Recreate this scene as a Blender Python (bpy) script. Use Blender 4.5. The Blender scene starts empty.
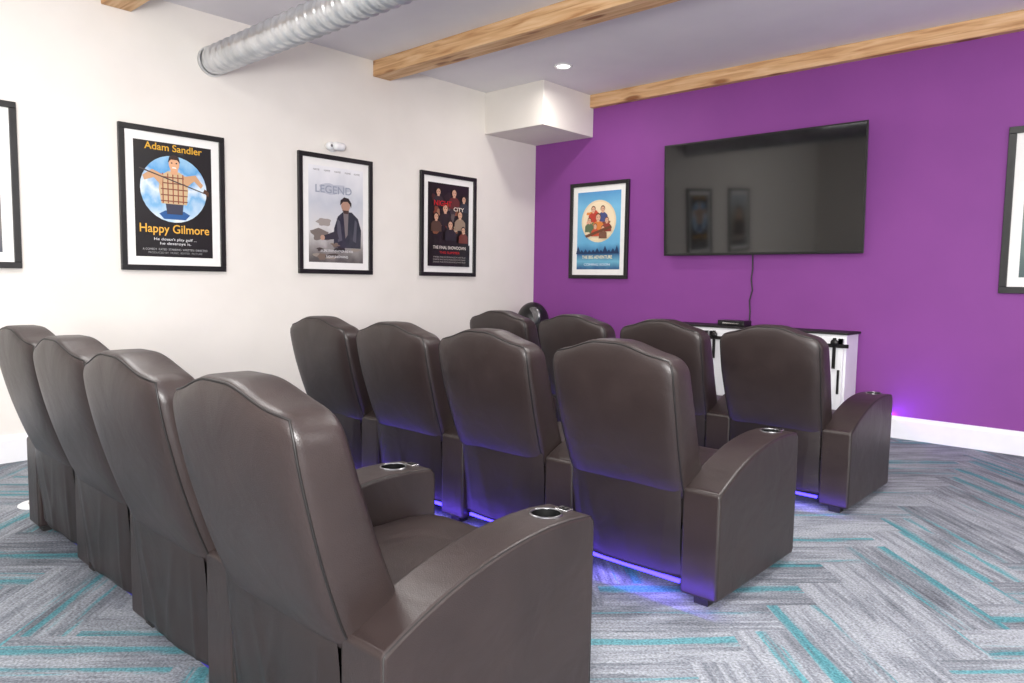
import bpy, bmesh, math, random
from mathutils import Vector, Matrix, noise
random.seed(7)
S=bpy.context.scene
def s2l(c): return c/12.92 if c<=.04045 else ((c+.055)/1.055)**2.4
def rgb(r,g,b): return (s2l(r/255),s2l(g/255),s2l(b/255),1)
# ---------------------------------------------------------------- materials
def mat(name,col,rough=.5,metal=0,spec=.5,emit=None,es=0,coat=0):
    m=bpy.data.materials.new(name); m.use_nodes=True
    b=m.node_tree.nodes['Principled BSDF']
    b.inputs['Base Color'].default_value=col; b.inputs['Roughness'].default_value=rough
    b.inputs['Metallic'].default_value=metal; b.inputs['Specular IOR Level'].default_value=spec
    b.inputs['Coat Weight'].default_value=coat
    if emit: b.inputs['Emission Color'].default_value=emit; b.inputs['Emission Strength'].default_value=es
    return m
def N(m,t,**k):
    n=m.node_tree.nodes.new(t)
    for a,v in k.items():
        if a in n.inputs: n.inputs[a].default_value=v
        else: setattr(n,a,v)
    return n
def L(m,a,b): m.node_tree.links.new(a,b)
def bsdf(m): return m.node_tree.nodes['Principled BSDF']
def noisy(m,c1,c2,scale=5,detail=4,stretch=(1,1,1),bump=0,bscale=None,coord='Object',dist=.01):
    tc=N(m,'ShaderNodeTexCoord'); mp=N(m,'ShaderNodeMapping'); mp.inputs['Scale'].default_value=stretch
    L(m,tc.outputs[coord],mp.inputs['Vector'])
    nz=N(m,'ShaderNodeTexNoise',Scale=scale,Detail=detail); L(m,mp.outputs[0],nz.inputs['Vector'])
    cr=N(m,'ShaderNodeValToRGB'); cr.color_ramp.elements[0].color=c1; cr.color_ramp.elements[1].color=c2
    cr.color_ramp.elements[0].position=.3; cr.color_ramp.elements[1].position=.7
    L(m,nz.outputs['Fac'],cr.inputs[0]); L(m,cr.outputs[0],bsdf(m).inputs['Base Color'])
    if bump:
        n2=N(m,'ShaderNodeTexNoise',Scale=bscale or scale,Detail=6); L(m,mp.outputs[0],n2.inputs['Vector'])
        bp=N(m,'ShaderNodeBump',Strength=bump,Distance=dist); L(m,n2.outputs['Fac'],bp.inputs['Height']); L(m,bp.outputs[0],bsdf(m).inputs['Normal'])
    return m
M_wall=noisy(mat('wall_paint_cream',rgb(232,228,222),.7,spec=.3),rgb(230,225,218),rgb(234,229,222),3,bump=.15,bscale=160,dist=.002)
M_purple=noisy(mat('wall_paint_purple',rgb(130,60,145),.6,spec=.3),rgb(132,66,142),rgb(137,69,146),2,bump=.15,bscale=160,dist=.002)
M_ceil=noisy(mat('ceiling_paint',rgb(214,212,222),.8,spec=.2),rgb(234,231,235),rgb(238,235,238),3,bump=.1,bscale=120,dist=.002)
M_trim=noisy(mat('trim_white',rgb(240,240,242),.35),rgb(238,238,241),rgb(243,243,245),8)
M_white=noisy(mat('white_plastic',rgb(238,238,238),.35),rgb(234,234,234),rgb(242,242,242),9)
M_black=noisy(mat('black_satin',rgb(22,21,22),.35),rgb(19,18,19),rgb(27,26,27),20)
M_metal=noisy(mat('chrome',rgb(200,200,200),.18,metal=1),rgb(190,190,192),rgb(215,215,215),30)
M_rim=noisy(mat('dark_nickel',rgb(150,150,150),.3,metal=1),rgb(120,120,122),rgb(150,150,152),30)
M_hole=mat('cup_dark',rgb(8,8,8),.7,spec=.2)
M_screen=noisy(mat('tv_glass',rgb(9,9,10),.06,spec=.9),rgb(8,8,9),rgb(10,10,11),2)
M_mat=noisy(mat('mat_board',rgb(240,239,236),.5,coat=.3),rgb(238,237,234),rgb(242,241,238),20)
# leather
def leather(name,k=1.0,rough=.36):
    m=mat(name,(0,0,0,1),rough,spec=.5)
    tc=N(m,'ShaderNodeTexCoord')
    nz=N(m,'ShaderNodeTexNoise',Scale=6.,Detail=5.); L(m,tc.outputs['Object'],nz.inputs['Vector'])
    cr=N(m,'ShaderNodeValToRGB')
    a=(.0225*k,.0150*k,.0142*k,1); b=(.032*k,.0216*k,.0203*k,1)
    cr.color_ramp.elements[0].color=a; cr.color_ramp.elements[1].color=b
    cr.color_ramp.elements[0].position=.3; cr.color_ramp.elements[1].position=.7
    L(m,nz.outputs['Fac'],cr.inputs[0]); L(m,cr.outputs[0],bsdf(m).inputs['Base Color'])
    vo=N(m,'ShaderNodeTexVoronoi',Scale=330.); L(m,tc.outputs['Object'],vo.inputs['Vector'])
    n2=N(m,'ShaderNodeTexNoise',Scale=5.,Detail=3.,Distortion=.6); L(m,tc.outputs['Object'],n2.inputs['Vector'])
    b1=N(m,'ShaderNodeBump',Strength=.22,Distance=.0015); L(m,vo.outputs['Distance'],b1.inputs['Height'])
    b2=N(m,'ShaderNodeBump',Strength=.2,Distance=.03); L(m,n2.outputs['Fac'],b2.inputs['Height']); L(m,b1.outputs[0],b2.inputs['Normal'])
    L(m,b2.outputs[0],bsdf(m).inputs['Normal'])
    mr=N(m,'ShaderNodeMapRange'); mr.inputs['To Min'].default_value=rough-.05; mr.inputs['To Max'].default_value=rough+.08
    L(m,nz.outputs['Fac'],mr.inputs['Value']); L(m,mr.outputs[0],bsdf(m).inputs['Roughness'])
    return m
M_lea=leather('brown_leather',1,.36)
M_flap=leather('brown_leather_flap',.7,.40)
M_seam=mat('seam_thread',(.008,.006,.0055,1),.5)
M_base=noisy(mat('chair_base',rgb(25,22,22),.6),rgb(22,20,20),rgb(30,27,26),12)
M_led=mat('led_blue',rgb(40,30,255),.4,emit=(.06,.04,1,1),es=5)
M_ledoff=mat('led_blue_dim',rgb(40,30,120),.4,emit=(.06,.04,1,1),es=.15)
# wood
def wood(name,axis='x'):
    m=mat(name,(0,0,0,1),.6,spec=.3)
    tc=N(m,'ShaderNodeTexCoord'); mp=N(m,'ShaderNodeMapping'); mp.inputs['Scale'].default_value=(.5,7,7)
    L(m,tc.outputs['Object'],mp.inputs['Vector'])
    nz=N(m,'ShaderNodeTexNoise',Scale=4.,Detail=7.,Distortion=.8); L(m,mp.outputs[0],nz.inputs['Vector'])
    cr=N(m,'ShaderNodeValToRGB'); e=cr.color_ramp.elements
    e[0].position=.3; e[0].color=rgb(184,134,90); e[1].position=.7; e[1].color=rgb(234,198,156)
    x=e.new(.5); x.color=rgb(219,176,129)
    L(m,nz.outputs['Fac'],cr.inputs[0])
    mp2=N(m,'ShaderNodeMapping'); mp2.inputs['Scale'].default_value=(1.6,6,6); L(m,tc.outputs['Object'],mp2.inputs['Vector'])
    vo=N(m,'ShaderNodeTexVoronoi',Scale=1.0); L(m,mp2.outputs[0],vo.inputs['Vector'])
    kr=N(m,'ShaderNodeValToRGB'); kr.color_ramp.elements[0].position=.12; kr.color_ramp.elements[0].color=(.9,.9,.9,1)
    kr.color_ramp.elements[1].position=.2; kr.color_ramp.elements[1].color=(0,0,0,1)
    L(m,vo.outputs['Distance'],kr.inputs[0])
    mx=N(m,'ShaderNodeMix',data_type='RGBA'); L(m,kr.outputs[0],mx.inputs[0]); L(m,cr.outputs[0],mx.inputs[6]); mx.inputs[7].default_value=rgb(140,88,54)
    L(m,mx.outputs[2],bsdf(m).inputs['Base Color'])
    bp=N(m,'ShaderNodeBump',Strength=.3,Distance=.004); L(m,nz.outputs['Fac'],bp.inputs['Height']); L(m,bp.outputs[0],bsdf(m).inputs['Normal'])
    return m
M_wood=wood('pine_beam')
# ---------------------------------------------------------------- mesh helpers
def link(o,parent=None):
    S.collection.objects.link(o)
    if parent: o.parent=parent
    return o
def empty(name,loc=(0,0,0)):
    e=bpy.data.objects.new(name,None); e.location=loc; e.empty_display_size=.1; return link(e)
def mk(name,verts,faces,mats,parent=None,smooth=False):
    me=bpy.data.meshes.new(name); me.from_pydata([tuple(v) for v in verts],[],faces); me.update()
    for m in (mats if isinstance(mats,(list,tuple)) else [mats]): me.materials.append(m)
    if smooth: me.shade_smooth()
    o=bpy.data.objects.new(name,me); return link(o,parent)
def bevel(o,w=.01,seg=3):
    b=o.modifiers.new('b','BEVEL'); b.width=w; b.segments=seg; b.limit_method='ANGLE'; b.angle_limit=math.radians(35); b.harden_normals=True
    o.data.shade_smooth(); return o
def box(name,lo,hi,m,parent=None,bw=0,seg=3):
    x0,y0,z0=lo;x1,y1,z1=hi
    v=[(x0,y0,z0),(x1,y0,z0),(x1,y1,z0),(x0,y1,z0),(x0,y0,z1),(x1,y0,z1),(x1,y1,z1),(x0,y1,z1)]
    f=[(0,3,2,1),(4,5,6,7),(0,1,5,4),(1,2,6,5),(2,3,7,6),(3,0,4,7)]
    o=mk(name,v,f,m,parent)
    if bw: bevel(o,bw,seg)
    return o
def lathe(name,prof,c,m,parent=None,n=40,axis='z',smooth=True):
    v=[];f=[]
    for r,h in prof:
        for i in range(n):
            a=2*math.pi*i/n; p=(r*math.cos(a),r*math.sin(a),h)
            if axis=='x': p=(h,p[0],p[1])
            if axis=='y': p=(p[0],-h,p[1])
            v.append((p[0]+c[0],p[1]+c[1],p[2]+c[2]))
    for j in range(len(prof)-1):
        for i in range(n): f.append((j*n+i,j*n+(i+1)%n,(j+1)*n+(i+1)%n,(j+1)*n+i))
    o=mk(name,v,f,m,parent,smooth); return o
def tube(name,pts,r,m,parent=None,cyc=False):
    cu=bpy.data.curves.new(name,'CURVE'); cu.dimensions='3D'; cu.bevel_depth=r; cu.bevel_resolution=2
    sp=cu.splines.new('POLY'); sp.points.add(len(pts)-1); sp.use_cyclic_u=cyc
    for p,q in zip(sp.points,pts): p.co=(*q,1)
    t=bpy.data.objects.new(name,cu); S.collection.objects.link(t)
    dg=bpy.context.evaluated_depsgraph_get(); me=bpy.data.meshes.new_from_object(t.evaluated_get(dg)); bpy.data.objects.remove(t)
    me.name=name; me.materials.clear(); me.materials.append(m); me.shade_smooth()
    return link(bpy.data.objects.new(name,me),parent)
def puff(name,lo,hi,m,parent=None,p=5,n=14):
    bm=bmesh.new(); bmesh.ops.create_cube(bm,size=2); bmesh.ops.subdivide_edges(bm,edges=bm.edges[:],cuts=n,use_grid_fill=True)
    c=[(a+b)/2 for a,b in zip(lo,hi)]; h=[(b-a)/2 for a,b in zip(lo,hi)]
    for v in bm.verts:
        q=[math.copysign(math.sin(abs(t)*math.pi/2)**.8,t) for t in v.co]
        k=(sum(abs(t)**p for t in q))**(1/p)
        v.co=[c[i]+h[i]*q[i]/k for i in range(3)]
    me=bpy.data.meshes.new(name); bm.to_mesh(me); bm.free(); me.materials.append(m); me.shade_smooth()
    return link(bpy.data.objects.new(name,me),parent)
# ---------------------------------------------------------------- room
RX,RY,CZ=8.2,-9.2,3.27
box('wall_left',(-.15,RY-.15,0),(0,.15,CZ),M_wall)
box('wall_back',(0,0,0),(RX,.15,CZ),M_purple)
box('wall_right',(RX,RY-.15,0),(RX+.15,.15,CZ),M_wall)
box('wall_front',(0,RY-.15,0),(RX,RY,CZ),M_wall)
box('ceiling',(-.15,RY-.15,CZ),(RX+.15,.15,CZ+.1),M_ceil)
def basebd(name,a,b,n):
    prof=[(0,0),(.018,0),(.018,.15),(.012,.165),(.010,.18),(0,.183)]
    v=[];f=[]
    for P in (a,b):
        for d,z in prof: v.append((P[0]+n[0]*d,P[1]+n[1]*d,z))
    k=len(prof)
    for i in range(k): f.append((i,(i+1)%k,k+(i+1)%k,k+i))
    f+= [tuple(range(k)),tuple(range(2*k-1,k-1,-1))]
    return mk(name,v,f,M_trim)
basebd('baseboard_left',(0,RY),(0,0),(1,0)); basebd('baseboard_back',(0.018,0),(RX,0),(0,-1))
basebd('baseboard_right',(RX,RY),(RX,0),(-1,0)); basebd('baseboard_front',(0,RY),(RX,RY),(0,1))
box('soffit_box',(0,-.85,2.83),(.82,0,CZ),M_wall,bw=.004)
def beam(name,lo,hi):
    c=[(a+b)/2 for a,b in zip(lo,hi)]
    o=box(name,[a-b for a,b in zip(lo,c)],[a-b for a,b in zip(hi,c)],M_wood,bw=.006,seg=2); o.location=c; return o
beam('ceiling_beam',(0,-2.34,3.125),(RX,-2.14,CZ)); beam('ceiling_beam',(0,-4.66,3.125),(RX,-4.46,CZ)); beam('ceiling_beam',(.82,-.07,3.135),(RX,0,CZ))
# ---- floor : herringbone carpet planks
W=.21;n=4
M_carpet=mat('carpet_planks',(0,0,0,1),.95,spec=.1)
def build_carpet_mat(m):
    uv=N(m,'ShaderNodeUVMap'); uv.uv_map='UVMap'
    at=N(m,'ShaderNodeVertexColor'); at.layer_name='rnd'
    sc=N(m,'ShaderNodeSeparateColor'); L(m,at.outputs[0],sc.inputs[0])
    def streak(sx_,sy_,k,det=5.,rg=.7):
        mp=N(m,'ShaderNodeMapping'); mp.inputs['Scale'].default_value=(sx_,sy_,1); L(m,uv.outputs[0],mp.inputs[0])
        vm=N(m,'ShaderNodeVectorMath',operation='ADD'); L(m,mp.outputs[0],vm.inputs[0])
        cb=N(m,'ShaderNodeCombineXYZ')
        mu=N(m,'ShaderNodeMath',operation='MULTIPLY'); mu.inputs[1].default_value=k; L(m,sc.outputs[0],mu.inputs[0]); L(m,mu.outputs[0],cb.inputs[2]); L(m,cb.outputs[0],vm.inputs[1])
        nz=N(m,'ShaderNodeTexNoise',Scale=1.,Detail=det,Roughness=rg); L(m,vm.outputs[0],nz.inputs['Vector']); return nz.outputs['Fac']
    nz=streak(2.6,38,40)
    patch=streak(3.4,8,90,3.,.5)
    ad=N(m,'ShaderNodeMath',operation='MULTIPLY_ADD'); L(m,sc.outputs[1],ad.inputs[0]); ad.inputs[1].default_value=.16; L(m,nz,ad.inputs[2])
    a2=N(m,'ShaderNodeMath',operation='MULTIPLY_ADD'); L(m,patch,a2.inputs[0]); a2.inputs[1].default_value=.6; L(m,ad.outputs[0],a2.inputs[2])
    cr=N(m,'ShaderNodeValToRGB'); e=cr.color_ramp.elements
    e[0].position=.60; e[0].color=rgb(90,93,101); e[1].position=1.03; e[1].color=rgb(154,158,165)
    x=e.new(.82); x.color=rgb(126,130,138)
    L(m,a2.outputs[0],cr.inputs[0])
    sx=N(m,'ShaderNodeSeparateXYZ'); L(m,uv.outputs[0],sx.inputs[0])
    def stripe(src,a,b,wd):
        c=N(m,'ShaderNodeMath',operation='MULTIPLY_ADD'); L(m,src,c.inputs[0]); c.inputs[1].default_value=a; c.inputs[2].default_value=b
        d=N(m,'ShaderNodeMath',operation='SUBTRACT'); L(m,sx.outputs[1],d.inputs[0]); L(m,c.outputs[0],d.inputs[1])
        ab=N(m,'ShaderNodeMath',operation='ABSOLUTE'); L(m,d.outputs[0],ab.inputs[0])
        fr=N(m,'ShaderNodeMath',operation='MULTIPLY_ADD'); L(m,nz,fr.inputs[0]); fr.inputs[1].default_value=.18; fr.inputs[2].default_value=wd-.09
        s=N(m,'ShaderNodeMath',operation='SUBTRACT'); L(m,fr.outputs[0],s.inputs[0]); L(m,ab.outputs[0],s.inputs[1])
        r=N(m,'ShaderNodeMapRange'); r.inputs['From Min'].default_value=-.004; r.inputs['From Max'].default_value=.016; L(m,s.outputs[0],r.inputs[0]); return r.outputs[0]
    s1=stripe(sc.outputs[2],.38,0.0,.028); s2=stripe(sc.outputs[1],-.34,.22,.009)
    mxm=N(m,'ShaderNodeMath',operation='MAXIMUM'); L(m,s1,mxm.inputs[0]); L(m,s2,mxm.inputs[1])
    k9=N(m,'ShaderNodeMath',operation='MULTIPLY'); k9.inputs[1].default_value=.78; L(m,mxm.outputs[0],k9.inputs[0])
    mx=N(m,'ShaderNodeMix',data_type='RGBA'); L(m,k9.outputs[0],mx.inputs[0]); L(m,cr.outputs[0],mx.inputs[6])
    tr=N(m,'ShaderNodeValToRGB'); tr.color_ramp.elements[0].position=.35;tr.color_ramp.elements[1].position=.7
    tr.color_ramp.elements[0].color=rgb(38,108,119); tr.color_ramp.elements[1].color=rgb(76,152,160); L(m,nz,tr.inputs[0]); L(m,tr.outputs[0],mx.inputs[7])
    tc=N(m,'ShaderNodeTexCoord'); n3=N(m,'ShaderNodeTexNoise',Scale=110.,Detail=2.); L(m,tc.outputs['Object'],n3.inputs['Vector'])
    r3=N(m,'ShaderNodeMapRange'); r3.inputs['From Min'].default_value=.3; r3.inputs['From Max'].default_value=.7; r3.inputs['To Min'].default_value=.6; r3.inputs['To Max'].default_value=1.3; L(m,n3.outputs['Fac'],r3.inputs[0])
    vmul=N(m,'ShaderNodeVectorMath',operation='SCALE'); L(m,mx.outputs[2],vmul.inputs[0]); L(m,r3.outputs[0],vmul.inputs['Scale'])
    L(m,vmul.outputs[0],bsdf(m).inputs['Base Color'])
    bp=N(m,'ShaderNodeBump',Strength=.5,Distance=.004); L(m,n3.outputs['Fac'],bp.inputs['Height']); L(m,bp.outputs[0],bsdf(m).inputs['Normal'])
build_carpet_mat(M_carpet)
def build_floor():
    bm=bmesh.new(); uvl=bm.loops.layers.uv.new('UVMap'); cl=bm.loops.layers.float_color.new('rnd')
    ang=math.radians(45); ca,sa=math.cos(ang),math.sin(ang); ox,oy=4.1,-4.6
    done=set()
    for ix in range(-38,39):
        for iy in range(-38,39):
            t=(ix-iy)%(2*n)
            if t<n: key=(ix-t,iy,0)
            else: key=(ix,iy-(2*n-1-t),1)
            if key in done: continue
            done.add(key); x0,y0,k=key
            w,h=(n,1) if k==0 else (1,n)
            P=[(x0,y0),(x0+w,y0),(x0+w,y0+h),(x0,y0+h)]
            UV=[(0,0),(n*W,0),(n*W,W),(0,W)] if k==0 else [(0,W),(0,0),(n*W,0),(n*W,W)]
            Q=[((x*ca-y*sa)*W+ox,(x*sa+y*ca)*W+oy) for x,y in P]
            if all(q[0]<-.3 or q[0]>RX+.3 or q[1]>.3 or q[1]<RY-.3 for q in Q): continue
            f=bm.faces.new([bm.verts.new((q[0],q[1],0)) for q in Q])
            c=(random.random(),random.random(),random.random(),1)
            for l,u in zip(f.loops,UV): l[uvl].uv=u; l[cl]=c
    for co,no in (((-.15,0,0),(-1,0,0)),((RX+.15,0,0),(1,0,0)),((0,.15,0),(0,1,0)),((0,RY-.15,0),(0,-1,0))):
        bmesh.ops.bisect_plane(bm,geom=bm.verts[:]+bm.edges[:]+bm.faces[:],plane_co=co,plane_no=no,clear_outer=True)
    me=bpy.data.meshes.new('floor'); bm.to_mesh(me); bm.free(); me.materials.append(M_carpet)
    link(bpy.data.objects.new('floor',me))
build_floor()
random.seed(7)
# ---------------------------------------------------------------- duct
M_duct=noisy(mat('galvanised',rgb(200,202,204),.30,metal=.75),rgb(196,199,202),rgb(228,230,232),7,stretch=(1,1,1))
def duct():
    v=[];f=[];na=48;R0=.098;Lx=RX;step=.010;nl=int(Lx/step);cy_,cz_=-3.875,2.912;pitch=.10
    for j in range(nl+1):
        for i in range(na):
            a=2*math.pi*i/na; x=j*step
            ph=(x/pitch-i/na)%1.0
            rr=R0+.014*math.exp(-((ph-.25)/.11)**2)+.006*math.exp(-((ph-.7)/.06)**2)
            v.append((x,cy_+rr*math.cos(a),cz_+rr*math.sin(a)))
    for j in range(nl):
        for i in range(na): f.append((j*na+i,(j+1)*na+i,(j+1)*na+(i+1)%na,j*na+(i+1)%na))
    e=empty('spiral_air_duct',(0,0,0))
    mk('duct_pipe',v,f,M_duct,e,True)
    lathe('duct_collar',[(.10,0),(.114,.0),(.114,.02),(.106,.03)],(0,cy_,cz_),M_duct,e,48,'x')
    for x in (3.6,6.6): 
        tube('duct_hanger',[(x,cy_+.116*math.cos(a),cz_+.116*math.sin(a)) for a in [math.pi*2*i/30 for i in range(31)]],.004,M_metal,e)
        box('duct_strap',(x-.01,cy_-.003,cz_+.112),(x+.01,cy_+.003,CZ),M_metal,e)
duct()
def downlight(x,y,on=True):
    e=empty('recessed_downlight',(x,y,CZ))
    lathe('trim_ring',[(.06,-.001),(.085,-.001),(.09,-.006),(.085,-.012),(.065,-.012),(.058,-.002)],(0,0,0),M_white,e)
    M=mat('lamp_disc',(1,1,1,1),.5,emit=(1,.97,.93,1),es=12)
    lathe('lens',[(.0005,-.004),(.06,-.004)],(0,0,0),M,e)
downlight(1.26,-1.09); downlight(4.6,-3.2); downlight(1.5,-5.2); downlight(6.8,-1.2); downlight(6.6,-5.6)
# ---------------------------------------------------------------- recliners
PIT=.70; AW=.16
def armz(y):
    t=min(max(y/.62,0),1)
    return .455+.15*(1-(1-t)**2.2)-.012*max(0,(y-.62)/.13)
def arm_profile():
    p=[(.0,.035),(.0,.30)]
    ys=[0.0,.012,.03,.06,.1,.15,.2,.26,.33,.4,.48,.56,.64,.7,.735]
    p+=[(y,armz(y)) for y in ys]
    p+=[(.752,.575),(.757,.55),(.757,.30),(.75,.035)]
    return p
_arm_me=None
def make_arm(e,xc,nm='arm'):
    global _arm_me
    pr=arm_profile(); k=len(pr); zc=armz(.62)
    if _arm_me is None:
        v=[(-AW/2,y,z) for y,z in pr]+[(AW/2,y,z) for y,z in pr]
        f=[tuple(range(k)),tuple(range(2*k-1,k-1,-1))]+[(i,i+k,(i+1)%k+k,(i+1)%k) for i in range(k)]
        o=mk(nm,v,f,M_lea); 
        bm=bmesh.new(); bm.from_mesh(o.data); bmesh.ops.recalc_face_normals(bm,faces=bm.faces[:]); bm.to_mesh(o.data); bm.free()
        bm=bmesh.new(); bmesh.ops.create_cone(bm,cap_ends=True,segments=40,radius1=.044,radius2=.044,depth=.16); bmesh.ops.translate(bm,vec=(0,.63,zc),verts=bm.verts[:])
        cm=bpy.data.meshes.new('c'); bm.to_mesh(cm); bm.free(); c=link(bpy.data.objects.new('c',cm))
        bevel(o,.02,4)
        b=o.modifiers.new('h','BOOLEAN'); b.operation='DIFFERENCE'; b.object=c; b.solver='EXACT'
        dg=bpy.context.evaluated_depsgraph_get(); _arm_me=bpy.data.meshes.new_from_object(o.evaluated_get(dg))
        bpy.data.objects.remove(o); bpy.data.objects.remove(c)
    o=link(bpy.data.objects.new(nm,_arm_me),e); o.location=(xc,0,0)
    for sx in (-1,1):
        pts=[(xc+sx*(AW/2-.0055),.0055,.05)]+[(xc+sx*(AW/2-.0055),max(.0055,min(.7515,y)),z-.0055) for y,z in pr[2:-2]]+[(xc+sx*(AW/2-.0055),.7515,.05)]
        tube(nm+'_piping',pts,.0028,M_seam,e)
    lathe('cup_holder_rim',[(.0415,zc-.001),(.0425,zc+.0025),(.046,zc+.0025),(.048,zc-.003)],(xc,.63,0),M_rim,e,36)
    lathe('cup_holder_well',[(.0005,zc-.072),(.041,zc-.072),(.0418,zc-.001)],(xc,.63,0),M_hole,e,32)
    z2=armz(.71)
    box('recline_switch',(xc-.022,.695,z2-.006),(xc+.022,.727,z2+.004),M_metal,e,.002,2)
    box('switch_button',(xc-.012,.702,z2+.003),(xc-.002,.72,z2+.007),M_black,e); box('switch_button',(xc+.003,.702,z2+.003),(xc+.013,.72,z2+.007),M_black,e)
    for y in (.06,.69): box('foot',(xc-.03,y-.03,0),(xc+.03,y+.03,.036),M_base,e)
def Htop(s):
    a=min(max((abs(s)-.14)/.70,0),1); return .986+.042*(.5+.5*math.cos(math.pi*a))
def back_pt(s,tt,side,p=5.0,dx=0):
    e=((1-abs(s)**p)**(1/p))*((1-abs(tt)**7)**(1/7)) if abs(s)<1 and abs(tt)<1 else 0
    z0=.40; H=Htop(s)-.022*abs(s)**8; z=(z0+H)/2+(H-z0)/2*tt
    q=max(0,(tt-.74)/.26); wx=.30*(1-.11*q**3)-.018*max(0,(1-(z-.4)/.35)) 
    h=(z-.4)/.65; yr=-.015-.165*h-.02*math.sin(math.pi*min(h,1)); th=.235-.075*h
    if side<0: yr-=.008*math.cos(s*math.pi/2)*math.cos(tt*math.pi/2)
    return (wx*s+dx,yr+th/2+side*th/2*e,z)
def make_back(e,dx):
    ns,nt=44,48
    S_=[math.sin(math.pi/2*(-1+2*i/ns)) for i in range(ns+1)]; T_=[math.sin(math.pi/2*(-1+2*j/nt)) for j in range(nt+1)]
    v=[];f=[]
    for side in (-1,1):
        for t in T_:
            for s in S_: v.append(back_pt(s,t,side,dx=dx))
    A=(ns+1)*(nt+1)
    for sd in (0,1):
        for j in range(nt):
            for i in range(ns):
                q=[j*(ns+1)+i,j*(ns+1)+i+1,(j+1)*(ns+1)+i+1,(j+1)*(ns+1)+i]
                q=[a+sd*A for a in q]; f.append(tuple(q if sd==0 else q[::-1]))
    o=mk('backrest',v,f,M_lea,e,True)
    bm=bmesh.new(); bm.from_mesh(o.data); bmesh.ops.remove_doubles(bm,verts=bm.verts[:],dist=1e-5); bm.to_mesh(o.data); bm.free(); o.data.shade_smooth()
    s0=.955;t0=.965
    pts=[back_pt(-s0,-.9+ (t0+.9)*i/24,-1,dx=dx) for i in range(24)]+[back_pt(-s0+2*s0*i/30,t0,-1,dx=dx) for i in range(31)]+[back_pt(s0,t0-(t0+.9)*i/24,-1,dx=dx) for i in range(1,25)]
    tube('backrest_seam',pts,.0034,M_seam,e)
    pts=[back_pt(-s0,-.9,-1,dx=dx)]+[back_pt(-s0+2*s0*i/24,-.955,-1,dx=dx) for i in range(25)]+[back_pt(s0,-.9,-1,dx=dx)]
    tube('backrest_lower_seam',pts,.0026,M_seam,e)
    return o
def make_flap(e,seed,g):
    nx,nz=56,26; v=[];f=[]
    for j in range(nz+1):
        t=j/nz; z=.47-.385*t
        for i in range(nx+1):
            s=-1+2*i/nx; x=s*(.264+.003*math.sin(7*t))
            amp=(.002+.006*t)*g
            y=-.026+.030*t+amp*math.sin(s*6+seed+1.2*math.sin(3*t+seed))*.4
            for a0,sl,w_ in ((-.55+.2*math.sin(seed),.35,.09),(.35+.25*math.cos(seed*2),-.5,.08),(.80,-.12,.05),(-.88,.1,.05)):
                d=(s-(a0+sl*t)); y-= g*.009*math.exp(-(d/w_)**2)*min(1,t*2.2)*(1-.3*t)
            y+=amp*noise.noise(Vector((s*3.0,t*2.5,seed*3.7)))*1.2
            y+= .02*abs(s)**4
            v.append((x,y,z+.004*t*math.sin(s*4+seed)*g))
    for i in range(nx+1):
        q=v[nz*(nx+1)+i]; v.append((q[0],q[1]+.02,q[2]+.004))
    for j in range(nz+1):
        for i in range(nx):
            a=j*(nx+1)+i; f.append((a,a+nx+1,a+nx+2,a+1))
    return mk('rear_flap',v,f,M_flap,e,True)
def make_recliner(loc,left,seed,g=1,bdx=0,led=None):
    e=empty('theater_recliner',loc)
    make_arm(e,PIT/2,'arm_right')
    if left: make_arm(e,-PIT/2,'arm_left')
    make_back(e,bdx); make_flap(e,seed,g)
    puff('seat_cushion',(-.27,.10,.25),(.27,.745,.47),M_lea,e,6)
    puff('footrest_panel',(-.268,.67,.07),(.268,.752,.34),M_lea,e,6)
    box('seat_base',(-.265,.06,.07),(.265,.70,.27),M_base,e)
    box('led_strip',(-.25,.035,.055),(.25,.05,.068),led,e)
    return e
rows=[(3.98,-2.47),(4.01,-4.06),(4.04,-5.65)]
off3=[(0,-.01),(0,.005),(.02,.04),(.03,.07)]
bd=[[0,0,0,0],[0,-.02,0,.02],[.024,.015,.018,.01]]
for r,(xr,y) in enumerate(rows):
    for k in range(4):
        dx,dy=off3[k] if r==2 else (0,0)
        make_recliner((xr-PIT*k+dx,y+dy,0),k==3,r*4+k*1.7+.3,(.25,.25,.5)[r],bd[r][k],M_ledoff if r==2 else M_led)
# ---------------------------------------------------------------- TV
def tv():
    x0,x1,z0,z1=1.80,3.70,1.527,2.612
    e=empty('wall_tv',(0,-.08,z0)); e.rotation_euler[0]=math.radians(2.8)
    h=z1-z0
    box('tv_body',(x0+.01,.002,.01),(x1-.01,.045,h-.01),M_black,e,.006)
    box('tv_bezel',(x0,-.004,0),(x1,.006,h),M_black,e,.003)
    box('tv_screen',(x0+.014,-.0055,.022),(x1-.014,-.0035,h-.014),M_screen,e)
    box('wall_mount',(2.4,.04,.35),(3.1,.070,.75),M_black,e)
    tube('power_cable',[(2.71,.055,.03),(2.71,.062,-.13),(2.70,.058,-.23),(2.715,.054,-.33),(2.69,.050,-.43),(2.70,.045,-.53),(2.70,.035,-.63)],.007,M_black,e)
tv()
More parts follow.
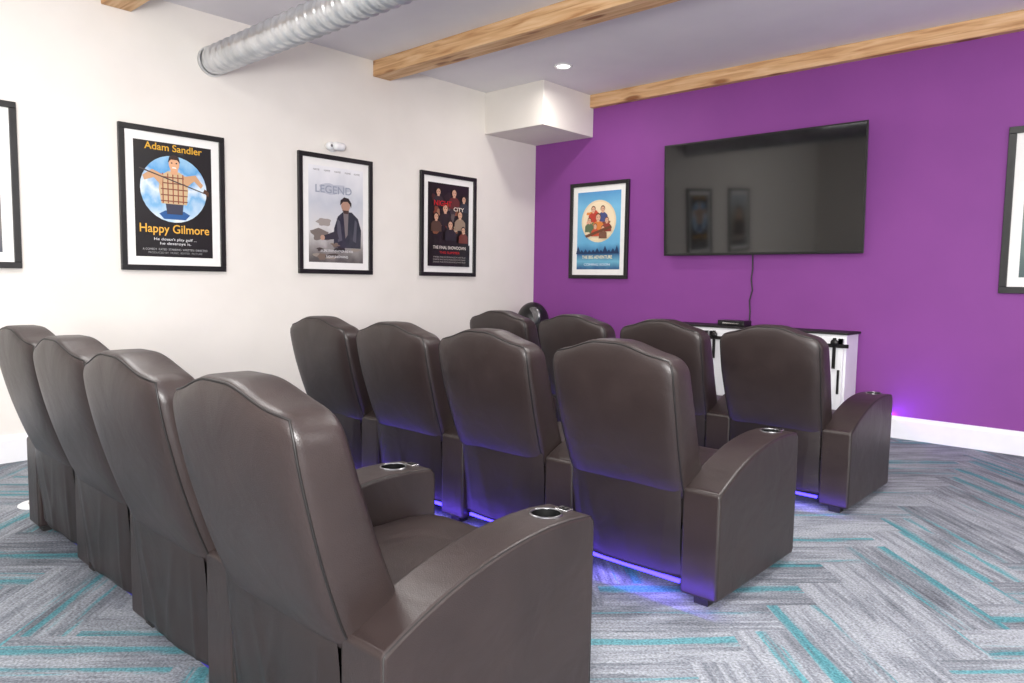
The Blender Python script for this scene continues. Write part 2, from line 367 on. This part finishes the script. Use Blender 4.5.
# ---------------------------------------------------------------- cabinet
def cabinet():
    e=empty('barn_door_cabinet',(0,0,0)); x0,x1,y0,y1,zt=2.05,3.68,-.34,-.03,.87
    box('carcass',(x0,y0+.02,.06),(x1,y1,zt-.02),M_trim,e,.004)
    box('top_panel',(x0-.02,y0-.01,zt-.02),(x1+.02,y1+.005,zt),M_base,e,.004)
    box('plinth',(x0+.02,y0+.04,0),(x1-.02,y1,.06),M_trim,e)
    box('rail',(x0,y0-.035,zt-.125),(x1+.03,y0-.022,zt-.095),M_black,e)
    for i in range(5):
        xx=x0+.06+i*(x1-x0-.12)/4; box('rail_standoff',(xx-.012,y0-.025,zt-.12),(xx+.012,y0+.022,zt-.10),M_black,e)
    dw=(x1-x0-.02)/4
    for i in range(4):
        w=dw-.012; dx=x0+.01+i*dw+.006
        box('door_panel',(dx,y0-.003,.10),(dx+w,y0+.018,zt-.05),M_trim,e,.003)
        for a,b in (((dx,.10),(dx+w,.15)),((dx,zt-.10),(dx+w,zt-.05)),((dx,.10),(dx+.045,zt-.05)),((dx+w-.045,.10),(dx+w,zt-.05))):
            box('door_stile',(a[0],y0-.012,a[1]),(b[0],y0-.002,b[1]),M_trim,e,.002)
        for hx in (dx+.05,dx+w-.075):
            box('hanger_strap',(hx,y0-.042,zt-.30),(hx+.026,y0-.034,zt-.045),M_black,e)
            lathe('hanger_wheel',[(.0005,.046),(.03,.046),(.03,.034)],(hx+.013,y0,zt-.085),M_black,e,24,'y')
        box('door_handle',(dx+w-.035,y0-.03,.36),(dx+w-.018,y0-.012,.56),M_black,e,.003)
cabinet()
e=empty('media_box',(2.64,-.20,.87)); box('case',(-.13,-.08,.002),(.13,.08,.05),M_black,e,.006); box('front_slot',(-.08,-.083,.02),(.08,-.079,.03),M_metal,e)
# ---------------------------------------------------------------- domed bin
e=empty('domed_trash_can',(.36,-.42,0))
lathe('can_body',[(.0005,.0),(.15,.0),(.15,.02),(.175,.74),(.18,.75)],(0,0,0),M_black,e)
lathe('dome_lid',[(.183,.74),(.186,.78)]+[(.183*math.cos(a),.80+.22*math.sin(a)) for a in [i*math.pi/2/12 for i in range(13)]],(0,0,0),M_black,e)
lathe('push_door',[(.0005,.012),(.08,.008),(.098,.0),(.1,-.02)],(.10,-.118,.87),M_rim,e,32,'y')
# ---------------------------------------------------------------- posters
def gradm(name,stops,axis=1,nz=None,nscale=4,rough=.3):
    m=mat(name,(1,1,1,1),rough,coat=.4); tc=N(m,'ShaderNodeTexCoord'); sp=N(m,'ShaderNodeSeparateXYZ'); L(m,tc.outputs['UV'],sp.inputs[0])
    src=sp.outputs[axis]
    if nz:
        t=N(m,'ShaderNodeTexNoise',Scale=nscale,Detail=6.); L(m,tc.outputs['UV'],t.inputs['Vector'])
        a=N(m,'ShaderNodeMath',operation='MULTIPLY_ADD'); L(m,t.outputs['Fac'],a.inputs[0]); a.inputs[1].default_value=nz
        s=N(m,'ShaderNodeMath',operation='SUBTRACT'); L(m,src,s.inputs[0]); s.inputs[1].default_value=nz/2; L(m,s.outputs[0],a.inputs[2]); src=a.outputs[0]
    cr=N(m,'ShaderNodeValToRGB'); el=cr.color_ramp.elements; el[0].position,el[0].color=stops[0]; el[1].position,el[1].color=stops[-1]
    for p,c in stops[1:-1]: x=el.new(p); x.color=c
    L(m,src,cr.inputs[0]); L(m,cr.outputs[0],bsdf(m).inputs['Base Color']); return m
_mc={}
def flat(c):
    if c not in _mc: _mc[c]=mat('print_ink',rgb(*c),.35,coat=.3)
    return _mc[c]
class Poster:
    def __init__(s,wall,a,z,w,h,bg,fr=.04,mt=.062,name='framed_movie_poster'):
        s.e=empty(name); s.wall=wall; s.w=w;s.h=h
        if wall=='left': s.e.matrix_world=Matrix(((0,0,1,0.002),(1,0,0,a),(0,1,0,z),(0,0,0,1)))
        else: s.e.matrix_world=Matrix(((1,0,0,a),(0,0,-1,-.002),(0,1,0,z),(0,0,0,1)))
        for lo,hi in (((0,0,0),(w,fr,.03)),((0,h-fr,0),(w,h,.03)),((0,fr,0),(fr,h-fr,.03)),((w-fr,fr,0),(w,h-fr,.03))):
            box('frame_rail',lo,hi,M_black,s.e,.003,2)
        box('mat_board',(fr-.005,fr-.005,.004),(w-fr+.005,h-fr+.005,.012),M_mat,s.e)
        s.o=(fr+mt,fr+mt); s.pw=w-2*(fr+mt); s.ph=h-2*(fr+mt); s.k=0
        me=s.poly([(0,0),(1,0),(1,1),(0,1)],bg,'print')
    def poly(s,pts,m,nm='print_shape'):
        s.k+=1; z=.0125+.0002*s.k
        if isinstance(m,tuple): m=flat(m)
        v=[(s.o[0]+x*s.pw,s.o[1]+y*s.ph,z) for x,y in pts]
        o=mk(nm,v,[tuple(range(len(v)))],m,s.e); uvl=o.data.uv_layers.new(name='UVMap')
        for i,l in enumerate(o.data.loops): uvl.data[i].uv=pts[l.vertex_index]
        return o
    def disc(s,cx,cy,r,m,sx=1,n=32,ang=0):
        asp=s.pw/s.ph
        P=[]
        for i in range(n):
            a=2*math.pi*i/n; X=r*sx*math.cos(a);Y=r*math.sin(a); c,d=math.cos(ang),math.sin(ang)
            P.append((cx+X*c-Y*d,cy+(X*d+Y*c)*asp))
        return s.poly(P,m)
    def blob(s,cx,cy,rx,ry,m,seed=0,n=22,j=.3):
        P=[]
        for i in range(n):
            a=2*math.pi*i/n; k=1+j*noise.noise(Vector((math.cos(a)*1.5+seed,math.sin(a)*1.5,seed*2.1)))*2
            P.append((min(1,max(0,cx+rx*k*math.cos(a))),cy+ry*k*math.sin(a)))
        return s.poly(P,m)
    def text(s,t,cx,cy,size,col,width=None,bold=.0):
        s.k+=1
        cu=bpy.data.curves.new('t','FONT'); cu.body=t; cu.align_x='CENTER'; cu.align_y='CENTER'; cu.size=size; cu.offset=bold
        o=bpy.data.objects.new('t',cu); S.collection.objects.link(o); dg=bpy.context.evaluated_depsgraph_get()
        me=bpy.data.meshes.new_from_object(o.evaluated_get(dg)); bpy.data.objects.remove(o)
        xs=[v.co.x for v in me.vertices]; wd=max(xs)-min(xs); mid=(max(xs)+min(xs))/2; k=(width*s.pw/wd) if width else 1
        for v in me.vertices: v.co=Vector(((v.co.x-mid)*k+s.o[0]+cx*s.pw,v.co.y+s.o[1]+cy*s.ph,.0128+.0002*s.k))
        me.materials.clear(); me.materials.append(flat(col)); link(bpy.data.objects.new('print_lettering',me),s.e)
    def person(s,x,y,h,coat,skin=(205,160,132),hair=(40,28,24)):
        a=s.pw/s.ph
        s.poly([(x-h*1.15,y-h*1.9*a),(x+h*1.15,y-h*1.9*a),(x+h*1.1,y-h*.7*a),(x+h*.75,y-h*.35*a),(x+h*.3,y-h*.1*a),(x-h*.3,y-h*.1*a),(x-h*.75,y-h*.35*a),(x-h*1.1,y-h*.7*a)],coat)
        s.poly([(x-h*.22,y-h*.25*a),(x+h*.22,y-h*.25*a),(x+h*.24,y+h*.2*a),(x-h*.24,y+h*.2*a)],skin)
        s.disc(x,y+h*.55*a,h*.6,hair,.86); s.disc(x,y+h*.42*a,h*.52,skin,.82)
        for d in (-1,1): s.disc(x+d*h*.18,y+h*.5*a,h*.06,(30,22,20),1.4,10)
        s.poly([(x-h*.15,y+h*.18*a),(x+h*.15,y+h*.18*a),(x,y+h*.12*a)],(130,60,54))
PWd,PHt,PZ=.779,1.05,1.29
# 1 golf comedy
p=Poster('left',-4.58,PZ,PWd,PHt,(16,14,16))
p.disc(.5,.60,.43,gradm('sky_disc',[(.3,rgb(225,236,245)),(.5,rgb(120,178,220)),(.62,rgb(225,236,245)),(.75,rgb(90,160,215)),(.9,rgb(150,196,228))],nz=.5,nscale=5))
p.poly([(.36,.335),(.64,.335),(.70,.38),(.62,.41),(.38,.41),(.30,.38)],(40,90,150))
p.poly([(.40,.38),(.60,.38),(.62,.50),(.38,.50)],(60,62,80))
p.poly([(.33,.47),(.66,.47),(.68,.60),(.66,.72),(.56,.755),(.42,.755),(.32,.71),(.30,.60)],(206,180,140))
for i in range(5):
    x=.345+.065*i; p.poly([(x,.475),(x+.016,.475),(x+.016,.735),(x,.735)],(160,84,58))
for i in range(5):
    y=.49+.052*i; p.poly([(.325,y),(.67,y),(.67,y+.010),(.325,y+.010)],(130,76,56))
p.poly([(.34,.62),(.36,.72),(.22,.76),(.10,.70),(.12,.66),(.24,.69)],(205,160,120)); p.poly([(.64,.62),(.62,.72),(.78,.745),(.88,.66),(.85,.63),(.76,.69)],(205,160,120))
p.poly([(.06,.755),(.90,.585),(.903,.594),(.065,.766)],(70,60,60)); p.poly([(.88,.60),(.95,.56),(.96,.60),(.90,.63)],(90,60,40))
p.poly([(.46,.73),(.54,.73),(.55,.78),(.45,.78)],(220,165,125))
p.disc(.5,.82,.085,(224,170,130),.8); p.poly([(.42,.83),(.44,.885),(.5,.905),(.56,.885),(.58,.83),(.54,.86),(.46,.86)],(50,32,24)); p.poly([(.47,.785),(.53,.785),(.52,.795),(.48,.795)],(250,245,240))
for d in (-.03,.03): p.disc(.5+d,.83,.009,(30,20,20),1.2,10)
p.text('Adam Sandler',.5,.955,.072,(222,170,50),.74,.0008)
p.text('Happy Gilmore',.5,.245,.090,(236,180,70),.90,.0008)
p.text('He doesn\'t play golf ...',.5,.155,.028,(240,240,240),.55); p.text('he destroys it.',.5,.118,.028,(240,240,240),.40)
p.text('A COMEDY  RATED  STARRING  WRITTEN  DIRECTED',.5,.065,.022,(180,180,180),.84); p.text('PRODUCED BY  MUSIC  EDITED  PICTURE',.5,.035,.02,(150,150,150),.7)
# 2 misty war epic
p=Poster('left',-3.143,PZ,PWd,PHt,gradm('mist',[(0,rgb(90,86,84)),(.16,rgb(150,145,142)),(.35,rgb(214,212,211)),(.62,rgb(196,200,208)),(1,rgb(238,238,240))],nz=.35,nscale=4))
for x in (.14,.33,.52,.71,.88): p.text('NAME',x,.955,.022,(110,105,105),.11)
p.blob(.42,.77,.27,.055,(186,190,200),3); p.text('LEGEND',.45,.76,.095,(150,157,172),.66,.001)
p.blob(.28,.42,.13,.04,(158,150,144),5); p.blob(.20,.28,.16,.06,(120,110,104),6)
p.poly([(.44,.16),(.95,.16),(.96,.36),(.90,.48),(.78,.545),(.62,.545),(.52,.49),(.45,.36)],gradm('dark_jacket',[(0,rgb(60,60,70)),(.5,rgb(38,42,54)),(1,rgb(86,84,92))],nz=1,nscale=10))
p.poly([(.62,.54),(.72,.54),(.70,.30),(.66,.26)],(120,112,112)); p.poly([(.5,.47),(.56,.44),(.60,.24),(.52,.22)],(84,84,94)); p.poly([(.84,.47),(.88,.44),(.86,.22),(.80,.24)],(84,84,94))
p.disc(.665,.61,.10,(176,138,118),.82); p.poly([(.56,.61),(.57,.665),(.64,.70),(.72,.69),(.775,.64),(.77,.59),(.74,.63),(.70,.655),(.62,.65)],(40,30,28)); p.poly([(.60,.56),(.73,.56),(.71,.525),(.64,.525)],(70,50,42))
p.poly([(.50,.34),(.26,.28),(.24,.235),(.54,.25)],(54,52,60)); p.disc(.24,.258,.04,(186,150,130))
for i in range(9): p.blob(random.uniform(.12,.88),random.uniform(.04,.2),random.uniform(.05,.12),random.uniform(.015,.04),random.choice([(70,60,56),(120,104,92),(46,42,44),(150,140,130)]),i)
p.text('AN EPIC STORY OF HONOR AND WAR',.5,.12,.03,(235,235,235),.6); p.text('NOW SHOWING',.5,.06,.03,(240,240,240),.4)
# 3 dark collage
p=Poster('left',-1.774,PZ,PWd,PHt,(26,18,18))
for i in range(24):
    p.blob(random.uniform(.12,.9),random.uniform(.30,.93),random.uniform(.04,.10),random.uniform(.03,.06),random.choice([(120,60,44),(150,110,84),(70,34,28),(200,180,150),(60,50,52),(130,80,56),(40,28,28),(96,84,80)]),i*.7)
for x,y,h,c in ((.24,.86,.11,(50,40,44)),(.62,.86,.12,(96,40,34)),(.86,.80,.10,(44,44,54)),(.40,.66,.13,(40,30,30)),(.76,.60,.12,(150,130,110)),(.18,.56,.11,(84,60,48)),(.52,.47,.12,(34,30,36)),(.84,.42,.1,(110,50,40))):
    p.person(x,y,h,c)
p.poly([(.0,.0),(1,0),(1,.27),(0,.27)],(18,12,12))
p.text('NIGHT',.33,.755,.075,(195,30,30),.42,.001); p.text('CITY',.72,.70,.055,(225,215,200),.26,.001)
p.text('THE FINAL SHOWDOWN',.5,.225,.045,(225,215,205),.8,.0006); p.text('THIS SUMMER',.5,.165,.035,(200,40,36),.5)
for y in (.11,.08,.05): p.text('STARRING MUSIC EDITOR PRODUCED BY WRITTEN BY',.5,y,.02,(170,165,160),.8)
# leftmost
p=Poster('left',-5.195-.779,PZ-.005,PWd,PHt+.02,gradm('leftprint',[(0,rgb(30,40,60)),(.5,rgb(130,120,100)),(1,rgb(190,200,210))],nz=.6))
p.person(.5,.55,.3,(60,50,50)); p.text('MOVIE',.5,.15,.12,(240,220,200),.7)
# 4 moonlit adventure on purple wall
p=Poster('back',.545,PZ,PWd,PHt,gradm('moonlit',[(0,rgb(30,80,130)),(.10,rgb(110,180,205)),(.20,rgb(50,105,155)),(.34,rgb(104,176,214)),(.8,rgb(120,190,226)),(1,rgb(80,150,204))],nz=.10,nscale=5))
p.disc(.5,.62,.40,(236,214,176)); p.disc(.5,.62,.365,(245,226,192))
for i in range(22):
    a=random.uniform(0,6.28);r=random.uniform(.05,.24); p.blob(.5+r*math.cos(a),.62+r*math.sin(a)*.75,random.uniform(.04,.09),random.uniform(.02,.05),random.choice([(205,70,50),(225,140,60),(130,70,50),(236,190,110),(160,100,70),(110,130,90),(230,170,140)]),i*.9)
for x,y,h,c in ((.38,.74,.10,(190,60,44)),(.60,.74,.10,(70,80,130)),(.50,.63,.12,(220,130,60)),(.70,.60,.09,(150,60,50)),(.30,.60,.09,(90,110,80)),(.44,.53,.08,(200,80,50)),(.62,.50,.08,(120,80,60))):
    p.person(x,y,h,c,(226,176,146),(110,66,40))
p.poly([(.2,.44),(.8,.56),(.83,.53),(.24,.41)],(110,66,42))
for i in range(11): p.poly([(i/11-.02*(i>0),.20),(i/11+.045,.25+.06*random.random()),(min(1,i/11+.12),.20)],(20,52,92))
p.text('THE BIG ADVENTURE',.5,.155,.05,(250,240,200),.7,.0006); p.text('COMING SOON',.5,.06,.035,(230,240,250),.6)
# 5 big right poster
p=Poster('back',4.655,1.215,.93,1.23,gradm('greyprint',[(0,rgb(70,90,90)),(.5,rgb(120,140,132)),(1,rgb(150,168,165))],nz=.5),fr=.05,mt=.07)
p.person(.55,.6,.28,(60,62,66)); p.text('DRAMA',.5,.14,.13,(235,230,220),.8,.001)
# ---------------------------------------------------------------- small wall device
e=empty('wall_motion_sensor',(0,-2.79,2.415))
lathe('backplate',[(.0005,.02),(.04,.02),(.045,.0)],(0,0,0),M_white,e,24,'x')
lathe('sensor_body',[(.0005,-.06),(.028,-.058),(.036,-.04),(.038,.03),(.03,.055),(.0005,.06)],(0,0,0),M_white,e,28,'z').matrix_local=Matrix.Translation((.06,.03,.005))@Matrix.Rotation(math.radians(90),4,'X')
lathe('sensor_body_2',[(.0005,0),(.03,.0),(.034,.01),(.034,.05),(.0005,.055)],(.02,-.05,0),M_white,e,28,'x')
lathe('sensor_lens',[(.0005,.001),(.010,.001),(.012,0)],(.075,-.05,0),M_rim,e,24,'x')
e=empty('floor_outlet_cover',(1.15,-5.45,0)); lathe('cover_plate',[(.0005,.012),(.075,.012),(.085,.006),(.086,0)],(0,0,0),M_white,e,32); lathe('outlet_lid',[(.0005,.018),(.035,.018),(.038,.012)],(0,0,0),M_metal,e,24)
# ---------------------------------------------------------------- lights
def area(name,loc,tgt,sx,sy,W_,col=(1,1,1)):
    l=bpy.data.lights.new(name,'AREA'); l.shape='RECTANGLE'; l.size=sx; l.size_y=sy; l.energy=W_; l.color=col
    o=bpy.data.objects.new(name,l); o.location=loc; o.rotation_euler=(Vector(tgt)-Vector(loc)).to_track_quat('-Z','Y').to_euler(); return link(o)
area('overhead_fill',(4.6,-3.2,3.1),(4.6,-3.2,0),1.0,1.0,58,(1,.98,.95))  # added overhead fill, out of frame; the room has no such panel
area('overhead_fill',(2.2,-5.6,3.2),(2.2,-5.6,0),1.5,1.0,58,(1,.98,.95))  # second added overhead fill, also out of frame
area('room_fill',(6.8,-8.6,2.0),(2.0,-1.5,1.2),2.4,1.8,135,(1,.99,.97))  # added soft fill from behind the camera; no window modelled there
area('room_fill',(7.9,-4.0,2.0),(1.5,-3.5,1.0),2.2,1.5,48,(.98,.98,1))  # added side fill near the right wall, not an actual window
area('ceiling_fill',(6.3,-7.6,1.5),(3.2,-3.2,3.27),.8,.8,215,(1,.99,.98))  # unseen uplight added behind the camera to brighten the ceiling
area('downlight_glow',(1.26,-1.09,3.2),(1.26,-1.09,0),.12,.12,14,(1,.96,.9))
for (xr,y),k in zip(rows,(1.1,1.8,.0)):
    if k<=0: continue
    area('led_glow',(xr-.99,y-.09,.03),(xr-.99,y+.08,.13),2.86,.03,3.2*k,(.14,.06,1))
    area('led_glow_down',(xr-1.05,y+.03,.065),(xr-1.05,y-.0,0),2.7,.03,1.7*k,(.14,.06,1))
area('led_glow_wall',(4.0,-.10,.19),(4.3,0,.5),1.0,.03,3.0,(.25,.06,1))
# ---------------------------------------------------------------- world, camera
w=bpy.data.worlds.new('world'); S.world=w; w.use_nodes=True; w.node_tree.nodes['Background'].inputs[0].default_value=(.8,.85,1,1); w.node_tree.nodes['Background'].inputs[1].default_value=.3
X,Y,Z,yaw,pitch,roll,F=5.6558,-6.5721,1.2530,-.7389,-.0834,.0153,726.7789
f=Vector((math.sin(yaw)*math.cos(pitch),math.cos(yaw)*math.cos(pitch),math.sin(pitch)))
r=Vector((math.cos(yaw),-math.sin(yaw),0)); u=r.cross(f)
r,u=r*math.cos(roll)+u*math.sin(roll),-r*math.sin(roll)+u*math.cos(roll)
cam=bpy.data.cameras.new('camera'); cam.sensor_width=36; cam.lens=F*36/1024; cam.clip_start=.02
co=bpy.data.objects.new('camera',cam); S.collection.objects.link(co)
co.matrix_world=Matrix(((r.x,u.x,-f.x,X),(r.y,u.y,-f.y,Y),(r.z,u.z,-f.z,Z),(0,0,0,1)))
S.camera=co
S.view_settings.view_transform='Standard'; S.view_settings.look='None'; S.view_settings.exposure=0
